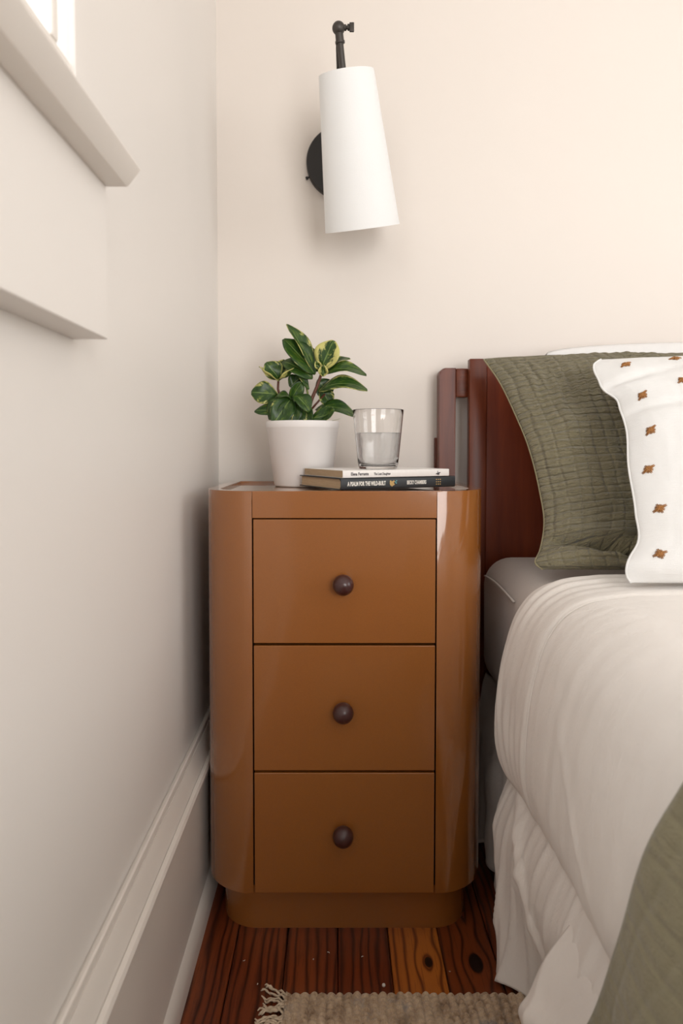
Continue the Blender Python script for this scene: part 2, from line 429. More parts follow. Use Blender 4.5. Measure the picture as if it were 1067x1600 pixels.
box(bm, p.x-.001, p.x+.008, p.y-.0024, p.y+.0024, p.z-.0085, p.z+.0085, .0012)
obj('thumbscrew', bm, M_brz, lamp, auto=35)
axis = (BOTC - TOPC).normalized(); rodend = TOPC + axis*.03 + Vector((-.006, 0, 0))
rd = (rodend - BALL).normalized()
bm = bmesh.new(); tube(bm, [BALL + rd*.006, BALL + rd*.022, BALL + rd*.0222, BALL + rd*.026, BALL + rd*.0262, rodend], [.0078, .0080, .0092, .0092, .0062, .0062], 20)
obj('rod', bm, M_brz, lamp, auto=35)
L = (BOTC - TOPC).length; rt, rb = .0530, .0765
Mx = Matrix.Translation(TOPC) @ axis.to_track_quat('Z', 'Y').to_matrix().to_4x4()
bm = bmesh.new(); lathe(bm, [(rt, 0), (rt+.0004, .0015), (rb, L-.0015), (rb+.0003, L), (rb-.0018, L), (rb-.0022, L-.004), (rt-.0018, .003), (rt-.0018, 0), (rt, 0)], 96, Mx)
shade = obj('shade', bm, M_shade, lamp, auto=40)
bm = bmesh.new()
lathe(bm, [(0, .004), (.012, .004), (.012, .010), (0, .010)], 20, Mx)
for k in range(3):
    a = 2*math.pi*k/3
    tube(bm, [Mx @ Vector((0, 0, .008)), Mx @ Vector((math.cos(a)*(rt-.001), math.sin(a)*(rt-.001), .008))], .0012, 6)
obj('spider', bm, M_brz, shade)
bm = bmesh.new(); lathe(bm, [(0, .008), (.019, .012), (.021, .02), (.021, .075), (.019, .08), (0, .08)], 32, Mx); obj('socket', bm, M_blk, lamp, auto=35)
bm = bmesh.new(); lathe(bm, [(.013, .078), (.014, .09), (.028, .12), (.031, .14), (.028, .16), (.016, .173), (0, .177)], 32, Mx)
obj('bulb', bm, simple('frosted_bulb', (.85, .85, .82), .3), lamp, smooth=True)

# ------------------------------------------------------------------ potted plant
pp = thing('potted_plant', 'variegated green and cream plant in a smooth white pot on the nightstand', 'plant')
PX, PY, PZ = .1955, -.180, .7447
M_pot = simple('matte_white_ceramic', (.82, .79, .775), .55, bscale=12)
bm = bmesh.new()
H = .1265
lathe(bm, [(0, 0), (.052, 0), (.055, .0015), (.0562, .004), (.0700, H-.014), (.0706, H-.0132), (.0710, H-.012), (.0716, H-.002), (.0708, H), (.0695, H), (.0688, H-.002), (.0685, H-.010), (.0660, H-.02), (.056, .02), (0, .015)], 72, Matrix.Translation((PX, PY, PZ)))
obj('pot', bm, M_pot, pp, auto=45)
bm = bmesh.new()
lathe(bm, [(0, .116), (.03, .117), (.055, .114), (.0665, .111)], 40, Matrix.Translation((PX, PY, PZ)))
for v in bm.verts: v.co.z += .003*nz(v.co.x*120, v.co.y*120)
obj('soil', bm, simple('dark_potting_soil', (.022, .013, .008), .95, bump=.003, bscale=300), pp, smooth=True)

def leaf_mat(name, var):
    t = NT(name); uvn = t.node('ShaderNodeUVMap'); uvn.uv_map = 'UVMap'
    oi = t.node('ShaderNodeObjectInfo'); sx = t.node('ShaderNodeSeparateXYZ'); t.l.new(uvn.outputs[0], sx.inputs[0])
    e = t.math('MULTIPLY', t.math('ABSOLUTE', t.math('SUBTRACT', sx.outputs['X'], .5)), 2.0)   # 0 midrib .. 1 margin
    cm = t.node('ShaderNodeCombineXYZ'); t.l.new(t.math('MULTIPLY', sx.outputs['X'], 2.4), cm.inputs[0])
    t.l.new(t.math('SUBTRACT', t.math('MULTIPLY', sx.outputs['Y'], 2.0), t.math('MULTIPLY', e, .7)), cm.inputs[1])
    t.l.new(t.math('MULTIPLY', oi.outputs['Random'], 40.0), cm.inputs[2])
    n1 = t.noise(cm.outputs[0], 2.6, 4, .6, .4); n2 = t.noise(cm.outputs[0], 14, 3, .6)
    g = t.ramp(n1, [(.3, (.009, .032, .006)), (.55, (.026, .072, .009)), (.72, (.12, .17, .022))])
    mar = t.math('ADD', t.math('MULTIPLY', e, .75), t.math('MULTIPLY', t.math('SUBTRACT', n1, .5), 1.3))
    creamf = t.math('MULTIPLY', t.math('SUBTRACT', mar, var), 5.0)
    cl = t.node('ShaderNodeClamp'); t.l.new(creamf, cl.inputs[0])
    c = t.mix(cl.outputs[0], g, (.55, .52, .17))
    spk = t.node('ShaderNodeClamp'); t.l.new(t.math('MULTIPLY', t.math('SUBTRACT', n2, .66), 8.0), spk.inputs[0])
    c = t.mix(t.math('MULTIPLY', spk.outputs[0], .7), c, (.34, .42, .10))
    mid = t.math('MULTIPLY', t.math('LESS_THAN', e, .05), .45)
    c = t.mix(mid, c, (.24, .34, .09))
    return t.set(Base_Color=c, Roughness=.38, Coat_Weight=.08, Coat_Roughness=.2, Specular_IOR_Level=.35, Subsurface_Weight=0.0, Normal=t.bump(n1, .15, .002))
ML = {'g': leaf_mat('leaf_mostly_green', .80), 'v': leaf_mat('leaf_variegated', .60), 'c': leaf_mat('leaf_cream_margined', .30), 'd': leaf_mat('leaf_deep_green', 1.4)}
def leaf(base, tip, width, normal, kind, droop=.15, cup=.25, petiole=None, wshape=.55):
    base, tip, normal = Vector(base), Vector(tip), Vector(normal)
    d = tip - base; Ln = d.length; d.normalize()
    side = d.cross(normal).normalized(); nn = side.cross(d).normalized()
    nu, nv = 9, 15
    P_ = np.zeros((nu, nv, 3))
    for j in range(nv):
        t_ = j/(nv-1)
        wd = width*.5*(math.sin(math.pi*min(t_, .985)**(wshape+.5))**.62)
        if j == 0: wd = .0012
        c = base + d*Ln*t_ + nn*(math.sin(t_*math.pi)*droop*Ln) - nn*droop*Ln*t_*.3
        for i in range(nu):
            s = i/(nu-1)*2-1
            q = c + side*(s*wd) + nn*(cup*wd*abs(s)**1.4 + .0012*math.sin(t_*9+s*3))
            P_[i, j] = q
    me = grid_mesh('leaf', P_)
    o = link('leaf', me, ML[kind], pp, True)
    md = o.modifiers.new('thickness', 'SOLIDIFY'); md.thickness = .0007; md.offset = 0
    return o
M_stem = simple('reddish_green_stem', (.10, .028, .012), .5, bscale=60)
M_pet = simple('green_stem', (.22, .26, .06), .5, bscale=60)
def stem(pts, r0, r1, m=None):
    bm = bmesh.new(); n = len(pts); tube(bm, pts, [r0 + (r1-r0)*i/(n-1) for i in range(n)], 10); return obj('stem', bm, m or M_stem, pp, smooth=True)
# leaves placed on a plane through the pot centre: A(px offsets in mm) -> world
def W(dx, dz, dy=0): return Vector((PX + dx*(.00122 if dx > 0 else .00108), PY + dy*.001, PZ + .1265 + dz*.00104))
stem([W(6, -12, 0), W(9, 18, -3), W(14, 40, -3), W(24, 68, -4), W(31, 92, -4)], .0042, .0028)
stem([W(8, 15, 0), W(22, 34, 2), W(36, 52, 0)], .0024, .0018)
stem([W(10, 40, 0), W(6, 66, 3), W(0, 78, 4)], .0024, .0018, M_pet)
stem([W(-8, -12, 5), W(-24, 14, 4), W(-40, 40, 4), W(-45, 62, 4), W(-44, 78, 2)], .0032, .0022)
stem([W(-10, -12, -8), W(-16, 20, -12), W(-22, 42, -14)], .003, .002, M_pet)
stem([W(-42, 44, 4), W(-48, 50, 0), W(-54, 52, -2)], .0018, .0014, M_pet)
UPN = (0, -.8, .6)
LV = [ # base, tip, width, normal, kind, droop, cup
 ((16, 96, -2), (-28, 184, 6), 26, (.8, -.75, .1), 'v', .06, .5),
 ((20, 88, -4), (-34, 154, -6), 40, (.55, -.8, .3), 'g', .05, .25),
 ((24, 94, 2), (-4, 150, 12), 26, (.6, -.8, 0), 'd', .0, .3),
 ((31, 98, -8), (50, 150, -14), 38, (-.3, -1, .1), 'c', .08, .12),
 ((28, 92, 0), (76, 122, 18), 30, (-.4, -.6, .8), 'v', .10, .3),
 ((32, 88, -4), (102, 90, -8), 27, (.1, -.65, .8), 'g', .18, .25),
 ((26, 56, -6), (103, 62, -14), 30, (.1, -.7, .75), 'v', .20, .2),
 ((20, 22, 4), (86, 14, 4), 26, (.05, -.75, .7), 'g', .20, .2),
 ((14, 4, -22), (52, 20, -42), 24, (-.2, -.85, .4), 'g', -.12, .3),
 ((16, 80, -4), (-36, 114, 2), 30, (.4, -.8, .2), 'd', .15, .3),
 ((10, 60, -6), (-8, 92, -12), 14, (.8, -.6, .1), 'g', .0, .3),
 ((24, 80, 8), (44, 48, 20), 30, (.2, -1, .1), 'd', .1, .2),
 ((30, 60, 6), (44, 32, 10), 24, (.3, -1, .2), 'v', .1, .2),
 ((-44, 80, 2), (-66, 110, -6), 30, (.2, -.9, .3), 'v', .10, .3),
 ((-43, 76, -4), (-78, 100, -16), 26, (-.2, -.3, 1), 'c', -.10, .4),
 ((-43, 78, 0), (-14, 98, -14), 22, (.1, -.2, 1), 'c', -.12, .4),
 ((-42, 82, 4), (-34, 118, 14), 24, (.1, -1, .2), 'c', .1, .2),
 ((-47, 50, -2), (-92, 54, -10), 34, (-.15, -1, .25), 'v', .12, .10),
 ((-40, 30, 4), (-54, 60, 2), 14, (-.6, -.8, .1), 'v', .0, .3),
 ((-26, 46, -12), (-60, 4, -22), 24, (-.5, -.8, .4), 'g', .18, .3),
 ((-18, 44, -16), (-50, -6, -40), 33, (.1, -1, .25), 'g', .10, .3),
 ((-14, 48, -18), (12, 18, -38), 26, (.35, -.85, .5), 'd', .15, .3),
 ((-22, 40, -10), (0, 74, -14), 20, (.6, -.7, .4), 'd', .0, .3),
 ((-18, 40, -14), (-46, 46, -24), 22, (-.2, -.5, .9), 'd', .2, .2),
 ((-30, 12, -8), (-86, 20, -12), 22, (-.1, -.8, .6), 'g', .14, .2),
 ((-16, 38, -18), (-20, -8, -32), 28, (.2, -1, .1), 'd', .06, .2),
 ((0, 30, -14), (-12, -12, -30), 22, (.3, -1, .2), 'v', .05, .2),
 ((4, 34, -12), (10, -8, -26), 22, (-.3, -1, .2), 'd', .05, .2),
 ((-24, 66, 6), (-4, 84, 10), 24, (.2, -1, .2), 'd', .05, .2),
 ((28, 96, -10), (22, 112, -18), 10, (0, -1, .1), 'c', .0, .5),
 ((33, 84, -10), (34, 104, -20), 14, (0, -1, .1), 'c', .0, .6),
]
for b, tp, wd, nn, kd, dr, cp in LV:
    leaf(W(b[0], b[1], b[2]), W(tp[0], tp[1], tp[2]), wd*.00138, nn, kd, dr, cp)
stem([W(-36, -2, -50), W(60, 2, -46)][:0] or [W(30, -4, -20), W(60, 4, -30)], .0004, .0003, M_pet)

# ------------------------------------------------------------------ books
def text_obj(name, s, size, mat, parent, M, extrude=.00012, offset=0.0, sx=1.0, align='LEFT'):
    cu = bpy.data.curves.new(name, 'FONT'); cu.body = s; cu.size = size; cu.extrude = extrude; cu.offset = offset
    cu.resolution_u = 2; cu.align_x = align
    tmp = bpy.data.objects.new('tmp_text', cu); COL.objects.link(tmp)
    bpy.context.view_layer.update()
    me = bpy.data.meshes.new_from_object(tmp.evaluated_get(bpy.context.evaluated_depsgraph_get()))
    bpy.data.objects.remove(tmp)
    me.transform(Matrix.Diagonal((sx, 1, 1, 1))); me.transform(M)
    me.materials.clear(); me.materials.append(mat)
    return link(name, me, None, parent)
t = NT('page_edges'); n = t.noise(t.coord('Object', scale=(1, 1, 60)), 30, 3, .7)
M_pages = t.set(Base_Color=t.ramp(n, [(.3, (.50, .36, .22)), (.7, (.66, .50, .33))]), Roughness=.85, Normal=t.bump(n, .3, .0006))
M_bk = simple('charcoal_book_cover', (.018, .021, .024), .42, bscale=200)
M_wh = simple('white_book_cover', (.80, .77, .74), .38, bscale=200)
M_ink = simple('dark_print', (.03, .025, .03), .6)
M_lt = simple('pale_print', (.75, .72, .66), .5)
M_gold = simple('gold_print', (.55, .36, .13), .5)
M_teal = simple('teal_print', (.10, .32, .34), .5)
def book(name, label, origin, ang, Ln, Wd, T, hard, mc):
    # local: x along spine, y from spine to fore edge, z up; origin = near lower-left spine corner
    b = thing(name, label, 'book', 'paperbacks stacked on the nightstand')
    b.matrix_world = Matrix.Translation(origin) @ Matrix.Rotation(math.radians(ang), 4, 'Z')
    c = .0016 if hard else .0006
    bm = bmesh.new()
    # wrap-around cover: lower board, spine, upper board as one bent strip
    rr = .0035 if hard else .0012
    out = [(Wd, 0), (rr, 0), (rr*.3, rr*.3), (0, rr), (0, T-rr), (rr*.3, T-rr*.3), (rr, T), (Wd, T)]
    inn = [(Wd, T-c), (rr+c, T-c), (c, T-rr-c), (c, rr+c), (rr+c, c), (Wd, c)]
    prof = out + inn
    a_ = [bm.verts.new((0, p, q)) for p, q in prof]; e_ = [bm.verts.new((Ln, p, q)) for p, q in prof]
    n = len(prof)
    for i in range(n): bm.faces.new((a_[i], e_[i], e_[(i+1) % n], a_[(i+1) % n]))
    pr = [(0, 13), (1, 12), (2, 11), (3, 10), (4, 9), (5, 9), (6, 9), (7, 8)]
    for (p, q), (p2, q2) in zip(pr, pr[1:]):
        for L_ in (a_, e_):
            vs = [L_[p], L_[p2], L_[q2], L_[q]]; vs = list(dict.fromkeys(vs))
            if len(vs) > 2:
                try: bm.faces.new(vs)
                except ValueError: pass
    obj('cover', bm, mc, b, auto=30)
    ins = .003 if hard else .0004
    nl = 16; bm = bmesh.new()                        # page block: slightly uneven leaves
    rnd = random.Random(3)
    for k in range(nl):
        z0 = c + (T-2*c)*k/nl; z1 = c + (T-2*c)*(k+1)/nl
        j = rnd.uniform(-.0005, .0005)
        box(bm, ins+j, Ln-ins+j, c+.0005, Wd-ins+rnd.uniform(-.0006, .0004), z0+.00004, z1-.00004)
    obj('pages', bm, M_pages, b)
    return b
SP_M = Matrix.Rotation(math.radians(90), 4, 'X')
ang = 27.5
O1 = Vector((.2690, -.3985, .7496)); LB, WB, TB = .234, .164, .0195
b1 = book('book', 'charcoal book with white block capitals on its spine, lowest of the two', O1, ang, LB, WB, TB, True, M_bk)
b1.matrix_world = b1.matrix_world
def on_spine(x, z): return Matrix.Translation((x, -.0001, z)) @ SP_M
text_obj('lettering', 'A PSALM FOR THE WILD-BUILT', .0098, M_lt, b1, on_spine(.0125, .0066), offset=.0004, sx=.545)
text_obj('lettering', 'BECKY CHAMBERS', .0092, M_lt, b1, on_spine(.1300, .0068), offset=.0003, sx=.53)
bm = bmesh.new()
for i in range(3):
    for j in range(3):
        x, z = .1925 + i*.0042, .0055 + j*.0042
        box(bm, x-.0009, x+.0009, -.0003, 0, z-.0009, z+.0009)
e1 = obj('spine_emblem', bm, M_gold, b1); e1['label'] = 'square of nine small gold dots'
bm = bmesh.new()
for px_, pz_, r_ in ((.098, .0085, .0028), (.1005, .0105, .0024), (.1025, .0075, .0018), (.0965, .0125, .0016), (.1030, .0125, .0016), (.0995, .0055, .0016)):
    a0 = random.random()
    vs = [bm.verts.new((px_+r_*(1+.35*((k % 2)))*math.cos(a0+k*math.pi/4), -.0002, pz_+r_*math.sin(a0+k*math.pi/4)*(1+.3*(k % 2)))) for k in range(8)]
    bm.faces.new(vs)
g = obj('spine_illustration', bm, M_gold, b1); g['label'] = 'small gold plant motif between title and author'
bm = bmesh.new()
for px_, pz_ in ((.1065, .0115), (.1085, .0135), (.1080, .0095)):
    vs = [bm.verts.new((px_+.0017*math.cos(k*math.pi/3), -.00025, pz_+.0010*math.sin(k*math.pi/3))) for k in range(6)]; bm.faces.new(vs)
obj('spine_illustration', bm, M_teal, b1)
O2 = Vector((.2722, -.3935, .7496 + TB + .0004)); LW, WW, TW = .213, .160, .0125
b2 = book('book', 'white paperback with dark serif title on its spine, top of the two', O2, 26, LW, WW, TW, False, M_wh)
text_obj('lettering', 'Elena Ferrante', .0072, M_ink, b2, on_spine(.0150, .0040), offset=.00022, sx=.80)
text_obj('lettering', 'The Lost Daughter', .0056, M_ink, b2, on_spine(.0590, .0042), offset=.00016, sx=.76)
bm = bmesh.new()                                     # little stork-like publisher mark
tube(bm, [(.1845, -.0002, .0035), (.1870, -.0002, .0048), (.1900, -.0002, .0045), (.1925, -.0002, .0062), (.1950, -.0002, .0064)], [.0004, .0010, .0013, .0010, .0003], 6)
tube(bm, [(.1890, -.0002, .0045), (.1892, -.0002, .0070), (.1880, -.0002, .0088), (.1900, -.0002, .0092)], [.0009, .0006, .0005, .0003], 6)
tube(bm, [(.1870, -.0002, .0030), (.1900, -.0002, .0026), (.1925, -.0002, .0034)], [.0003, .0008, .0003], 6)
e2 = obj('spine_emblem', bm, M_ink, b2); e2['label'] = 'small black bird mark'

# ------------------------------------------------------------------ glass of water
gl = thing('drinking_glass', 'clear straight-sided tumbler half full of water standing on the books', 'glass')
GC = (.3360, -.3050, O2.z + TW + .0003)
M_gl = NT('clear_glass').set(Base_Color=(1, 1, 1), Roughness=0.0, Transmission_Weight=1.0, IOR=1.45)
t = NT('water'); M_wat = t.set(Base_Color=(1, 1, 1), Roughness=.04, Transmission_Weight=.74, IOR=1.33, Normal=t.bump(t.noise(t.coord('Object'), 60, 3), .25, .004))
HG = .1050; ro, rbm = .0455, .0345
def rad(z): return rbm + (ro-rbm)*(z/HG)**.85
outer = [(0, 0), (rbm-.003, 0), (rbm-.0008, .0008), (rbm, .003)] + [(rad(z), z) for z in np.linspace(.012, HG-.001, 10)]
th = .0015
inner = [(rad(z)-th, z) for z in np.linspace(HG-.001, .012, 10)] + [(rbm-.005, .0065), (0, .0060)]
bm = bmesh.new(); lathe(bm, outer + [(ro-.0003, HG-.0003), (ro-.00075, HG), (ro-.0012, HG-.0003)] + inner, 72, Matrix.Translation(GC)); obj('tumbler', bm, M_gl, gl, auto=50)
WZ = .064
bm = bmesh.new(); lathe(bm, [(0, .0064), (rbm-.0052, .0069)] + [(rad(z)-th-.00015, z) for z in np.linspace(.0125, WZ, 8)] + [(rad(WZ)-th-.0012, WZ-.0008), (0, WZ-.0010)], 72, Matrix.Translation(GC))
obj('water', bm, M_wat, gl, auto=50)

# ------------------------------------------------------------------ bed frame
bed = thing('bed', 'dark cherry wood bed frame with rounded slatted headboard behind the nightstand', 'bed')
HX0, HX1 = .4830, 2.42
def hb_box(name, m, *a, bev=.003):
    bm = bmesh.new(); box(bm, *a, bev=bev, seg=3); return obj(name, bm, m, bed, auto=40)
# outer post with a rounded top corner (and its mirror)
def post(x0, x1, left):
    r = .014
    o = [(x0, .001), (x1, .001), (x1, .991)] + ([(x0+r-r*math.sin(a), .991-r+r*math.cos(a)) for a in np.radians(np.arange(0, 91, 15))] if left else [])
    if not left: o = [(x0, .001), (x1, .001)] + [(x1-r+r*math.cos(a), .991-r+r*math.sin(a)) for a in np.radians(np.arange(0, 91, 15))] + [(x0, .991)]
    bm = bmesh.new(); a_ = [bm.verts.new((x, -.050, z)) for x, z in o]; b_ = [bm.verts.new((x, -.012, z)) for x, z in o]; n = len(o)
    bm.faces.new(a_); bm.faces.new(b_[::-1])
    for i in range(n): bm.faces.new((a_[i], b_[i], b_[(i+1) % n], a_[(i+1) % n]))
    bmesh.ops.bevel(bm, geom=[e for e in bm.edges if abs(e.verts[0].co.y-e.verts[1].co.y) < 1e-6], offset=.0025, segments=2, affect='EDGES')
    return obj('post', bm, M_cherry, bed, auto=40)
post(HX0, .5185, True); post(HX1-.0355, HX1, False)
hb_box('rear_leg', M_cherry, .4785, .512, -.0118, -.0005, .30, .842, bev=.002)
for x0, x1 in ((.5187, .5462), (HX1-.0625, HX1-.0357)): hb_box('rail', M_cherry_x, x0, x1, -.046, -.016, .9285, .9905)
for x0, x1 in ((.5435, .5800), (HX1-.0975, HX1-.061)): hb_box('stile', M_cherry, x0, x1, -.072, -.0465, .04, 1.008, bev=.002)
hb_box('headboard_panel', M_panel, .5802, HX1-.0977, -.064, -.040, .30, .998, bev=.003)
for x0, x1 in ((.585, .612), (2.29, 2.317)): hb_box('side_rail', M_cherry_x, x0, x1, -2.05, -.0725, .13, .20)
for x0, x1 in ((.62, .68), (2.22, 2.28)): hb_box('leg', M_cherry, x0, x1, -2.02, -1.96, .0005, .13)

# ------------------------------------------------------------------ mattress, box spring, linens
def cloth(name, col, wscale=1500, rough=.8, wr=.0, sheen=.15):
    t = NT(name); v = t.coord('Object')
    a = t.noise(v, 260, 2, .5); b = t.noise(t.coord('Object', scale=(1, 1, .5)), 30, 4, .6, .6)
    h = t.math('ADD', t.math('MULTIPLY', a, .12), t.math('MULTIPLY', b, 1.0 if wr else 0.0))
    c = t.mix(b, tuple(x*.97 for x in col), tuple(min(1, x*1.02) for x in col))
    return t.set(Base_Color=c, Roughness=rough, Sheen_Weight=sheen, Normal=t.bump(h, .5, .0035 if wr else .0006))
M_white = cloth('white_duvet_cotton', (.85, .805, .755), wr=1)
M_sheet = cloth('white_sateen_sheet', (.84, .79, .74), wr=1, rough=.6)
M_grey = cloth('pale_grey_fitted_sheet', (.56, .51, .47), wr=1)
M_pil = cloth('bright_white_pillowcase', (.78, .77, .76), wr=1)

def soft_box(bm, x0, x1, y0, y1, z0, z1, r):
    box(bm, x0, x1, y0, y1, z0, z1, bev=r, seg=8)
ZM = .598
mt = thing('mattress', 'mattress in a pale grey fitted sheet showing at the headboard', 'mattress')
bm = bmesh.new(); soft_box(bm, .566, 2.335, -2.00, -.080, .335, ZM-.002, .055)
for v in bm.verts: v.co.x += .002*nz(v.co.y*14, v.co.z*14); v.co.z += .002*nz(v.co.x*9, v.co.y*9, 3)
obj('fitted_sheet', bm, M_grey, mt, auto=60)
bm = bmesh.new(); tube(bm, [(.5645, y, .560 + .003*math.sin(y*20)) for y in np.linspace(-.14, -.37, 14)], .0022, 6); obj('piping', bm, M_grey, mt, smooth=True)
bs = thing('box_spring', 'low box spring with loose grey valance under the mattress', 'box spring')
bm = bmesh.new(); soft_box(bm, .613, 2.288, -1.98, -.085, .135, .334, .02); obj('base', bm, M_grey, bs, auto=60)
# valance: loose pleated cloth hanging beside the bed to just above the floor
ny, nzz = 160, 40
P_ = np.zeros((ny, nzz, 3))
for i, y in enumerate(np.linspace(-.10, -.385, ny)):
    for j, s in enumerate(np.linspace(0, 1, nzz)):
        z = .345 - s*(.300 + .012*math.sin(y*60))
        x = .585 - .035*math.sin(min(1, s*1.6)*math.pi/2) + .010*s*math.sin(y*75 + 2*nz(y*8, z*5)) + .012*nz(y*14, z*12, 2)
        P_[i, j] = (x, y + .01*nz(y*10, z*10, 5), z)
vl = link('valance', grid_mesh('valance', P_), M_grey, bs); m_ = vl.modifiers.new('t', 'SOLIDIFY'); m_.thickness = .0015

# duvet: rolls over the mattress edge, hem puffed over the hanging sheet
def duvet_side_x(z, y):
    zz = [.262, .280, .305, .337, .37, .41, .47, .53, .565, .590, .606, .613]
    xx = [.575, .552, .538, .530, .528, .529, .535, .549, .566, .590, .625, .680]
    return zz, xx
def duvet_point(s, y):
    zz, xx = duvet_side_x(0, y)
    # arclength-like param: s<0.62 on side (bottom->top), then across the top
    if s < .62:
        t_ = s/.62*(len(zz)-1)
        x = float(smooth_interp(t_, range(len(zz)), xx)); z = float(smooth_interp(t_, range(len(zz)), zz))
    else:
        q = (s-.62)/.38; x = .680 + q*1.30; z = .613 + .010*math.sin(q*2.2)
    return x, z
Y0, Y1 = -.400, -2.02
ny, nsx = 300, 120
ysr = Y0 + (Y1-Y0)*np.linspace(0, 1, ny)**1.25
ss = np.concatenate([np.linspace(0, .62, 84), np.linspace(.63, 1, 36)])
P_ = np.zeros((ny, len(ss), 3))
for i, y in enumerate(ysr):
    e = (Y0 - y)
    for j, s in enumerate(ss):
        x, z = duvet_point(s, y)
        side = 1 - min(1, max(0, (x-.55)/.12)) if s > .3 else 1.0
        # normal direction approx (outwards)
        nxn, nzn = (-(side), (1-side)); l_ = math.hypot(nxn, nzn); nxn /= l_; nzn /= l_
        r_end = min(1, e/.045); endd = -(1 - math.sqrt(max(0, 1-(1-r_end)**2)))*.024      # rounded back roll
        bulge = .006*math.exp(-((e-.03)/.05)**2)
        fold = 0
        fold += .0055*math.exp(-e/.07)*math.sin(e*230 + 5*nz(z*5, e*9) + z*9)*(.55 + 1.1*nz(z*7, e*22, 5))               # gathered vertical folds at the end
        hem = min(1, max(0, (z-.25)/.10))
        fold += .0060*nz(y*7, z*2.2, 1)*(.4+.6*side) + .0022*nz(y*38 + z*5, z*2.5, 4)*side
        seam = -.0040*math.exp(-((y + .5725)/.006)**2)
        dgl = .0025*math.exp(-(((y+.80) - (z-.40)*.9 - .03)/.012)**2)*math.exp(-((z-.40)/.09)**2)
        d = endd + bulge + fold + seam + dgl
        flare = .0
        P_[i, j] = (x + nxn*d + flare, y, z + nzn*d - .012*max(0, 1-e/.07)**2*(1-side))
# the lower hem drifts down towards the foot and tucks back
duv = link('duvet', grid_mesh('duvet', P_), M_white); tag(duv, 'white duvet covering the bed from the pillows down its side', 'duvet')
m_ = duv.modifiers.new('t', 'SOLIDIFY'); m_.thickness = .012; m_.offset = -1
k_ = int(np.argmin(abs(ysr + .572)))
bm = bmesh.new(); tube(bm, [Vector(P_[k_, j]) + Vector((-.0012, 0, .0008)) for j in range(2, len(ss))], .0017, 6); obj('piping', bm, M_white, duv, smooth=True)

# hanging sheet: soft vertical folds from under the duvet to the floor
def drape(name, label, cat, y0, y1, ztop, zbot, xf, n1=170, n2=90, mat=M_sheet, th=.0025):
    P_ = np.zeros((n1, n2, 3))
    for i, a in enumerate(np.linspace(0, 1, n1)):
        for j, b in enumerate(np.linspace(0, 1, n2)):
            P_[i, j] = xf(a, b)
    o = link(name, grid_mesh(name, P_), mat); tag(o, label, cat)
    m_ = o.modifiers.new('t', 'SOLIDIFY'); m_.thickness = th
    return o
def sheet_xf(a, b):
    ytop = -.395 - a*.75; ybot = -.498 - a*.62
    # back edge swings forward towards the hem
    y = ytop + (ybot-ytop)*b**1.3
    zb = .004 + .014*min(1, a*3) + .006*max(0, math.sin(a*9))
    z = .315 + (zb-.315)*b
    x = .572 - .050*math.sin(min(1, b*2.2)*math.pi/2) - .014*b*b
    ph = y*62 + 2.2*nz(y*7, z*2.5) + z*2.5 + 7*nz(z*1.3, 3)
    rid = (1 - abs(math.sin(ph)))**2.2; rid2 = (1 - abs(math.sin(ph*2.3 + 1.3 + 3*nz(y*11, z*5, 4))))**3
    x += .095*b**2.5*min(1, max(0, (a-.03)/.16))
    x += .0035 - .0085*rid*(.25+.75*b)*(1-.35*a) - .0035*rid2*(.4 + nz(y*20, z*6, 3)) + .005*nz(y*9, z*6, 7)
    x += -.010*math.exp(-((y - (-.47 - (.29-z)*1.0))/.018)**2)*math.exp(-((z-.20)/.12)**2)
    return (x, y, z)
drape('bed_sheet', 'white top sheet hanging in loose folds to the floor beneath the duvet', 'sheet', 0, 0, 0, 0, sheet_xf)
def flap_xf(a, b):
    ytop = -.735 - a*.42; ybot = -.722 - a*.50
    y = ytop + (ybot-ytop)*b
    z = .288 + (.017-.288)*b
    x = .572 - .062*math.sin(min(1, b*1.6)*math.pi*.5) - .012*math.exp(-a*9)*b - .006*b*b
    ph = y*30 - z*9 + 2.5*nz(y*5, z*4, 9)
    x += -.010*min(1, b*2) - .009*(1 - abs(math.sin(ph)))**1.8*(.3+.7*b) - .004*(1 - abs(math.sin(ph*2.1 + z*40 + 1)))**3*nz(y*12, z*9, 2) + .006*nz(y*11, z*9, 3) - .008*math.exp(-((z-.13+.35*(y+.7))/.014)**2)
    return (x, y, z)
drape('sheet_corner', 'bright white loose corner of bedding hanging low in front of the top sheet', 'sheet', 0, 0, 0, 0, flap_xf)

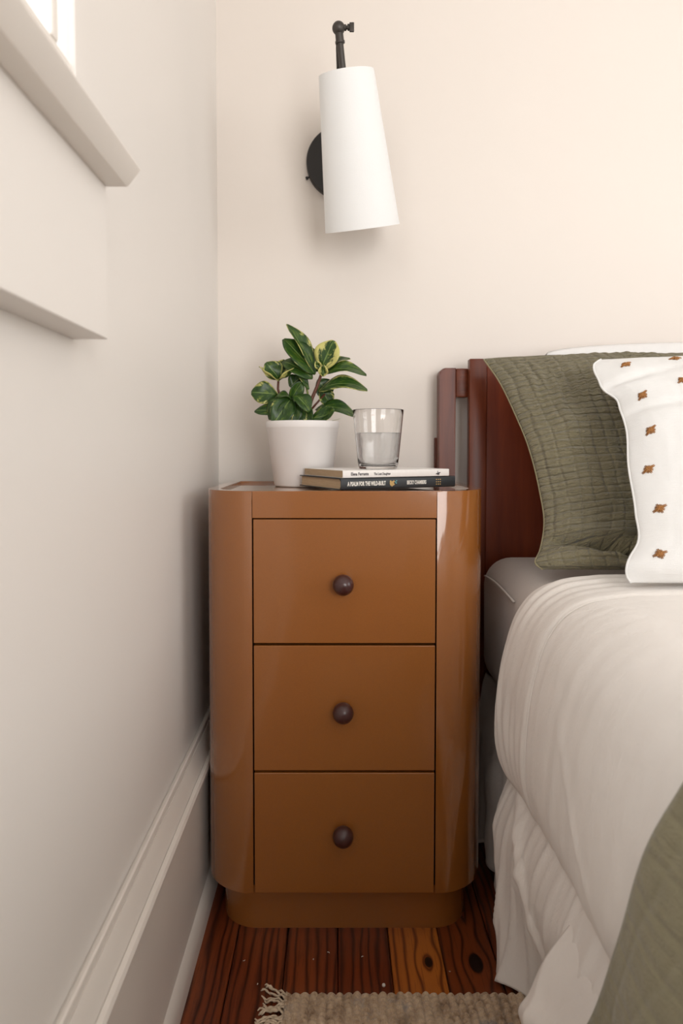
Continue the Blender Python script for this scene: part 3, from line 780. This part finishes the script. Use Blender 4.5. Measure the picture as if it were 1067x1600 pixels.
# ------------------------------------------------------------------ green throw over the foot of the bed
def gauze(name, col, su, sv, strength=.8, dist=.004):
    t = NT(name); c = t.node('ShaderNodeUVMap'); c.uv_map = 'UVMap'
    def mp(sx, sy):
        m = t.node('ShaderNodeMapping'); t.l.new(c.outputs[0], m.inputs[0]); m.inputs['Scale'].default_value = (sx, sy, 1); return m.outputs[0]
    warp = t.node('ShaderNodeTexNoise'); t.l.new(mp(su/9, sv/9), warp.inputs['Vector']); warp.inputs['Scale'].default_value = 1; warp.inputs['Detail'].default_value = 3
    def lines(axis, n, w, amt):
        s = t.node('ShaderNodeSeparateXYZ'); t.l.new(c.outputs[0], s.inputs[0])
        ph = t.math('ADD', t.math('MULTIPLY', s.outputs[axis], n), t.math('MULTIPLY', warp.outputs['Fac'], amt))
        return t.math('POWER', t.math('MULTIPLY_ADD', t.math('SINE', ph), .5, .5), w)
    h1 = t.math('MULTIPLY', lines('Y', sv*3.6, 7, 8), -1.6); h2 = t.math('MULTIPLY', lines('X', su*3.0, 8, 7), -2.1)
    cr = t.noise(mp(su*.9, sv*2.2), 1.0, 3, .6, .5); fine = t.noise(mp(su*9, sv*9), 1.0, 2, .6)
    cr2 = t.noise(mp(su*.16, sv*.9), 1.0, 3, .6, .8)
    h = t.math('ADD', t.math('ADD', t.math('MULTIPLY', h1, .42), t.math('MULTIPLY', h2, .20)), t.math('ADD', t.math('MULTIPLY', cr, 1.2), t.math('MULTIPLY', cr2, 1.0)))
    h = t.math('ADD', h, t.math('MULTIPLY', fine, .22))
    colr = t.mix(cr, tuple(x*.88 for x in col), tuple(x*1.12 for x in col))
    return t.set(Base_Color=colr, Roughness=.95, Sheen_Weight=.2, Normal=t.bump(h, strength, dist))
M_olive = gauze('olive_crinkle_gauze', (.255, .220, .125), 60, 60, 1.0, .009)
M_throw = gauze('sage_crinkle_gauze', (.25, .225, .14), 40, 40, .45, .005)
def throw_xf(a, b):
    # a: along the bed towards the foot, b: from over the top down the side
    if b < .3:
        q = b/.3; x = .90 - q*.345 + .0; z = .645
        if q > .8: z -= .02*((q-.8)/.2)**2
        y = -1.03 - a*.85
    else:
        q = (b-.3)/.7; z = .625 - q*.60; x = .552 - .026*math.sin(min(1, q*1.8)*math.pi/2) - .020*q
        y = -1.03 + .240*q**1.0 - a*.85
    x += .010*math.sin(y*34 + q*3)*(.3 + .7*(b > .3)*q) + .006*nz(y*9, z*8, 8)
    return (x, y, z)
th_o = drape('throw_blanket', 'sage green crinkled throw hanging over the side near the foot of the bed', 'blanket', 0, 0, 0, 0, throw_xf, 130, 130, M_throw, .006)

# ------------------------------------------------------------------ pillows
def pillow_mesh(name, Lf, Rt, T, nu=90, nv=90, up=(0, 0, 0), disp=None, prof=.55, front=1.0, back=1.0, topsag=0, botsag=0):
    """Lf, Rt: functions v->(x,y,z) of the left/right seam (v 0 bottom .. 1 top); both faces inflated between them"""
    us = .5 - .5*np.cos(np.linspace(0, math.pi, nu)); vs = .5 - .5*np.cos(np.linspace(0, math.pi, nv))
    us = .35*us + .65*np.linspace(0, 1, nu)*1.0; vs = .35*vs + .65*np.linspace(0, 1, nv)
    A = np.zeros((nu, nv, 3))
    for j, v in enumerate(vs):
        l, r = np.array(Lf(v)), np.array(Rt(v))
        for i, u in enumerate(us): A[i, j] = l + (r-l)*u
    A[..., 2] += topsag*np.sin(np.pi*np.array(us))[:, None]**.35*np.array(vs)[None, :]
    du = np.gradient(A, axis=0); dv = np.gradient(A, axis=1)
    N = np.cross(du, dv); N /= np.linalg.norm(N, axis=2, keepdims=True)      # points to the camera side (-y)
    U_, V_ = np.meshgrid(us, vs, indexing='ij')
    pr = (np.clip(1-np.abs(2*U_-1)**2.6, 0, 1)*np.clip(1-np.abs(2*V_-1)**2.6, 0, 1))**prof
    D = np.zeros_like(pr)
    if disp is not None: D = disp(U_, V_)*np.clip(pr*3, 0, 1)
    Fr = A + N*(pr*T*front + D)[..., None]; Bk = A - N*(pr*T*back)[..., None]
    me = bpy.data.meshes.new(name)
    idx = np.arange(nu*nv).reshape(nu, nv); idb = idx + nu*nv
    edge = np.zeros((nu, nv), bool); edge[0] = edge[-1] = True; edge[:, 0] = edge[:, -1] = True
    idb = np.where(edge, idx, idb)
    f = np.stack([idx[:-1, :-1], idx[1:, :-1], idx[1:, 1:], idx[:-1, 1:]], -1).reshape(-1, 4)
    g_ = np.stack([idb[:-1, :-1], idb[:-1, 1:], idb[1:, 1:], idb[1:, :-1]], -1).reshape(-1, 4)
    verts = np.concatenate([Fr.reshape(-1, 3), Bk.reshape(-1, 3)])
    me.from_pydata(verts.tolist(), [], np.concatenate([f, g_]).tolist())
    uv = np.stack([U_, V_], -1).reshape(-1, 2); uv = np.concatenate([uv, uv])
    l = me.uv_layers.new(name='UVMap'); li = np.zeros(len(me.loops), dtype=np.int32); me.loops.foreach_get('vertex_index', li)
    l.data.foreach_set('uv', uv[li].ravel())
    for p in me.polygons: p.use_smooth = True
    # drop the unused duplicates of the back's border
    bm = bmesh.new(); bm.from_mesh(me); bmesh.ops.delete(bm, geom=[v for v in bm.verts if not v.link_faces], context='VERTS'); bm.to_mesh(me); bm.free()
    return me, Fr, N, us, vs
def poly(pts):
    p = np.array(pts, float)
    return lambda v: tuple(float(smooth_interp(v, p[:, 0], p[:, k])) for k in (1, 2, 3))
def seam_tube(parent, mat, fn, r, name='piping', n=70):
    bm = bmesh.new(); tube(bm, [fn(v) for v in np.linspace(0, 1, n)], r, 6); return obj(name, bm, mat, parent, smooth=True)

# white sleeping pillow at the back, top peeking over the green one
def bigw(y0, x0, x1, ztop, name, label):
    Lf = poly([(0, x0+.01, y0-.05, .615), (.3, x0+.03, y0-.03, .74), (.7, x0+.02, y0+.01, .90), (1, x0, y0+.035, ztop)])
    Rt = poly([(0, x1-.01, y0-.05, .615), (.3, x1-.03, y0-.03, .74), (.7, x1-.02, y0+.01, .90), (1, x1, y0+.035, ztop+.004)])
    me, *_ = pillow_mesh(name, Lf, Rt, .045, 60, 50, disp=lambda U, V: .006*nzv(U*6, V*4), topsag=.027)
    return tag(link(name, me, M_pil), label, 'pillow')
bigw(-.142, .690, 1.30, 1.008, 'pillow', 'plain white pillow peeking out above the olive one at the headboard')

# olive gauze sham
SHX = -.007
Lf = poly([(0, .604, -.400, .618), (.05, .592, -.398, .628), (.12, .607, -.372, .645), (.22, .622, -.345, .685), (.36, .622, -.315, .745),
           (.52, .612, -.280, .820), (.68, .596, -.240, .885), (.84, .576, -.205, .945), (1, .552, -.170, .994)])
Rt = poly([(0, 1.262, -.405, .616), (.25, 1.235, -.34, .70), (.6, 1.24, -.27, .85), (1, 1.275, -.185, 1.000)])
def olive_disp(U, V):
    d = .006*nzv(U*5, V*5, 1.0) + .0045*nzv(U*22, V*10, 2.0)
    d += .0007*np.sin((V + .22*U*U + .035*nzv(U*5, V*6))*235) * (.9 + 1.1*nzv(U*7, V*7, 4.)) + .0022*np.sin((U + .02*nzv(U*5, V*4, 3.))*230)*(.5+nzv(U*4, V*5, 8.))
    d += -.030*np.exp(-((V-.155+.36*U)/.016)**2)*np.exp(-((U-.20)/.16)**2) + .012*np.exp(-((V-.20+.30*U)/.03)**2)*np.exp(-((U-.18)/.16)**2)
    return d
me, *_ = pillow_mesh('pillow', Lf, Rt, .062, 190, 210, disp=olive_disp, prof=.6, front=1.0, back=.5, topsag=.006)
og = thing('pillow', 'olive green crinkled gauze pillow leaning against the headboard', 'pillow')
link('pillowcase', me, M_olive, og)
seam_tube(og, M_olive, Lf, .0016)

# white cushion with tufted stars
Lf2 = poly([(0, .693, -.535, .622), (.03, .688, -.533, .630), (.09, .689, -.530, .650), (.125, .697, -.524, .662), (.15, .707, -.518, .673), (.26, .713, -.500, .722), (.42, .716, -.465, .790), (.58, .724, -.435, .850),
            (.68, .724, -.410, .882), (.75, .721, -.396, .902), (.79, .708, -.386, .914), (.86, .702, -.372, .935), (.93, .7005, -.355, .955), (.97, .706, -.345, .965), (1, .720, -.335, .973)])
Rt2 = poly([(0, 1.135, -.54, .622), (.5, 1.11, -.45, .80), (1, 1.14, -.33, .985)])
me, FrS, NS, usS, vsS = pillow_mesh('pillow', Lf2, Rt2, .050, 120, 130, disp=lambda U, V: .0045*nzv(U*6, V*5, 5.0)+.0012*nzv(U*30, V*14, 6.0) - .010*np.exp(-((V-.80-.25*U)/.02)**2)*np.exp(-(U/.22)**2) - .006*np.exp(-((V-.64-.1*U)/.02)**2)*np.exp(-(U/.3)**2), prof=.72)
t = NT('ivory_slub_cotton'); cn = t.node('ShaderNodeUVMap'); cn.uv_map = 'UVMap'
m1 = t.node('ShaderNodeMapping'); t.l.new(cn.outputs[0], m1.inputs[0]); m1.inputs['Scale'].default_value = (14, 190, 1)
h = t.noise(m1.outputs[0], 1, 4, .7); m2 = t.node('ShaderNodeMapping'); t.l.new(cn.outputs[0], m2.inputs[0]); m2.inputs['Scale'].default_value = (400, 400, 1)
h = t.math('ADD', h, t.math('MULTIPLY', t.noise(m2.outputs[0], 1, 2), .4))
M_ivory = t.set(Base_Color=(.75, .74, .72), Roughness=.9, Sheen_Weight=.2, Normal=t.bump(h, .45, .0018))
wc = thing('cushion', 'ivory cushion with scattered golden brown stitched stars in front of the olive pillow', 'cushion')
link('cushion_cover', me, M_ivory, wc)
seam_tube(wc, M_ivory, Lf2, .0018)
t = NT('golden_brown_thread'); n = t.noise(t.coord('Object'), 500, 2)
M_thr = t.set(Base_Color=t.ramp(n, [(.3, (.22, .085, .018)), (.7, (.42, .19, .055))]), Roughness=.8, Normal=t.bump(n, .5, .001))
def star(u, v, rot, sc=1.0, flat=1.0):
    i = int(np.clip(np.searchsorted(usS, u), 1, len(usS)-2)); j = int(np.clip(np.searchsorted(vsS, v), 1, len(vsS)-2))
    p = Vector(FrS[i, j]); n_ = Vector(np.cross(FrS[i+1, j]-FrS[i-1, j], FrS[i, j+1]-FrS[i, j-1])).normalized()
    if n_.y > 0: n_ = -n_
    tx = Vector((1, 0, 0)); tx = (tx - n_*tx.dot(n_)).normalized(); ty = n_.cross(tx)
    bm = bmesh.new()
    for k in range(4):
        a = rot + k*math.pi/4; ln = (.0112, .0066, .0078, .0070)[k]*sc
        d = tx*math.cos(a) + ty*math.sin(a)*flat
        for o_ in (-.0009, .0009):
            s_ = n_.cross(d).normalized()*o_
            tube(bm, [p - d*ln + s_, p - d*ln*.4 + n_*(.0018+.0002*k) + s_*1.3, p + d*ln*.4 + n_*(.0018+.0002*k) + s_*1.3, p + d*ln + s_], [.0005, .0012, .0012, .0005], 5)
    return obj('stitched_star', bm, M_thr, wc, smooth=True)
STARS = [(.103, .906, .5), (.074, .705, .8), (.061, .533, .7), (.054, .385, .5), (.061, .253, .45), (.088, .114, .3), (.307, .944, .1), (.252, .764, .6),
         (.25, .60, .5), (.25, .45, .4), (.25, .30, .6), (.26, .16, .5), (.48, .91, .3), (.47, .73, .6), (.47, .56, .4), (.47, .41, .5), (.47, .27, .4), (.47, .12, .3),
         (.70, .93, .4), (.69, .75, .6), (.69, .58, .4), (.69, .42, .5), (.69, .27, .5), (.89, .88, .4), (.90, .68, .6), (.90, .50, .5), (.90, .32, .4)]
for u, v, r in STARS: star(u, v, r)

# ------------------------------------------------------------------ rug
rug = thing('rug', 'chunky beige and brown woven wool rug with a fringed left end on the wood floor', 'rug')
RX0, RX1, RY0, RY1 = .183, .98, -1.9, -.537
nx, ny = 420, 560
xs = np.linspace(RX0, RX1, nx); ysn = RY1 - (RY1-RY0)*np.linspace(0, 1, ny)**1.5
Xg, Yg = np.meshgrid(xs, ysn, indexing='ij')
col_w = .0128
ph = (Xg-RX0)/col_w + .25*np.vectorize(lambda a, b: nz(a*9, b*9))(Xg, Yg)
ci = np.floor(ph)
rid = np.abs(np.sin(ph*math.pi))**.6
knot = .5+.5*np.sin(Yg*2*math.pi/.0085 + ci*2.4)
nsn = nzv(Xg*90, Yg*130, 1.0)
Zg = .0052 + .0062*rid*(.60+.55*knot) + .0022*nsn
edge = np.minimum.reduce([(Xg-RX0)/.004, (RX1-Xg)/.004, (RY1-Yg)/.006 + .0, (Yg-RY0)/.006]); edge = np.clip(edge, 0, 1)
Zg = .0008 + (Zg-.0008)*np.sqrt(edge)
Yg2 = Yg + .0025*np.vectorize(lambda a: nz(a*24, 0))(Xg)
P_ = np.stack([Xg, Yg2, Zg], -1)
me = grid_mesh('pile', P_, np.stack([Xg, Yg], -1))
t = NT('undyed_wool'); v = t.coord('Object')
big = t.noise(v, 13, 3, .6); mid = t.noise(t.coord('Object', scale=(1, .6, 1)), 55, 3, .7); fine = t.noise(v, 700, 3, .7)
c = t.ramp(mid, [(.3, (.24, .15, .085)), (.45, (.52, .38, .25)), (.7, (.70, .55, .39))])
c = t.mix(t.ramp(big, [(.56, (0, 0, 0)), (.68, (.8, .8, .8))]), c, (.13, .075, .035))
blue = t.noise(t.coord('Object', loc=(3, 5, 1)), 24, 3, .6)
c = t.mix(t.ramp(blue, [(.62, (0, 0, 0)), (.72, (.6, .6, .6))]), c, (.22, .23, .26))
sz = t.node('ShaderNodeSeparateXYZ'); t.l.new(v, sz.inputs[0])
c = t.mix(1.0, c, t.ramp(fine, [(.3, (.75, .72, .7)), (.7, (1.1, 1.1, 1.1))]), 'MULTIPLY')
M_wool = t.set(Base_Color=c, Roughness=.97, Sheen_Weight=.3, Normal=t.bump(t.math('ADD', fine, t.noise(v, 220, 2)), .8, .0015))
link('pile', me, M_wool, rug)
bm = bmesh.new(); box(bm, RX0+.002, RX1-.002, RY0+.002, RY1-.004, .0003, .0035); obj('backing', bm, M_wool, rug)
t = NT('fringe_wool'); M_fr = t.set(Base_Color=t.ramp(t.noise(t.coord('Object'), 120, 3), [(.3, (.50, .39, .27)), (.7, (.74, .61, .46))]), Roughness=.95)
bm = bmesh.new(); rnd = random.Random(5)
y = RY1 - .003
while y > -.95:
    ln = rnd.uniform(.032, .044); a = rnd.uniform(-.35, .35) + (.35 if y > RY1-.02 else 0); ph_ = rnd.uniform(0, 6); pts = []
    for q in np.linspace(0, 1, 14):
        pts.append((RX0+.004 - ln*q*math.cos(a), y + ln*q*math.sin(a) + .0022*math.sin(q*11+ph_), .0055 - .0020*q + .0018*math.sin(q*17+ph_)))
    tube(bm, pts, [.0016+.0004*math.sin(q*9+ph_) for q in range(13)] + [.0009], 6)
    y -= rnd.uniform(.0028, .0042)
fr = obj('fringe', bm, M_fr, rug, smooth=True); fr['kind'] = 'stuff'
bm = bmesh.new(); tube(bm, [(RX0+.0045, yy, .0085+.0004*math.sin(yy*400)) for yy in np.arange(RY1-.002, -.98, -.004)], .0014, 6); obj('binding', bm, M_fr, rug, smooth=True)

# ------------------------------------------------------------------ lint on the floor
M_lint = simple('pale_lint', (.7, .66, .6), .9)
LINT = ['pale lint curl on the floor nearest the plinth, straight below the knobs', 'pale lint curl on the dark plank touching the orange knotted plank',
        'pale lint curl on the floor left of the one below the knobs', 'tiny lint dot on the dark knotted plank beside the bed', 'pale lint curl on the floor below the left corner of the plinth',
        'tiny lint dot beside the rug fringe on the dark floor', 'small round wool crumb at the back edge of the rug']
for k, (x, y, s) in enumerate([(.248, -.449, .0022), (.304, -.458, .0020), (.226, -.463, .0018), (.4395, -.488, .0014), (.1135, -.465, .0018), (.140, -.514, .0014), (.3335, -.519, .0026)]):
    bm = bmesh.new(); rnd = random.Random(k)
    if k == 6: bmesh.ops.create_icosphere(bm, subdivisions=2, radius=.0028, matrix=Matrix.Translation((x, y, .0028)))
    else:
        pts = [(x + s*math.cos(q+k), y + s*math.sin(q*1.1+k)*.8, .0007+.0002*q) for q in np.linspace(0, 2.2, 7)]
        tube(bm, pts, .0005, 5)
    tag(obj('lint', bm, M_lint, smooth=True), LINT[k], 'lint')
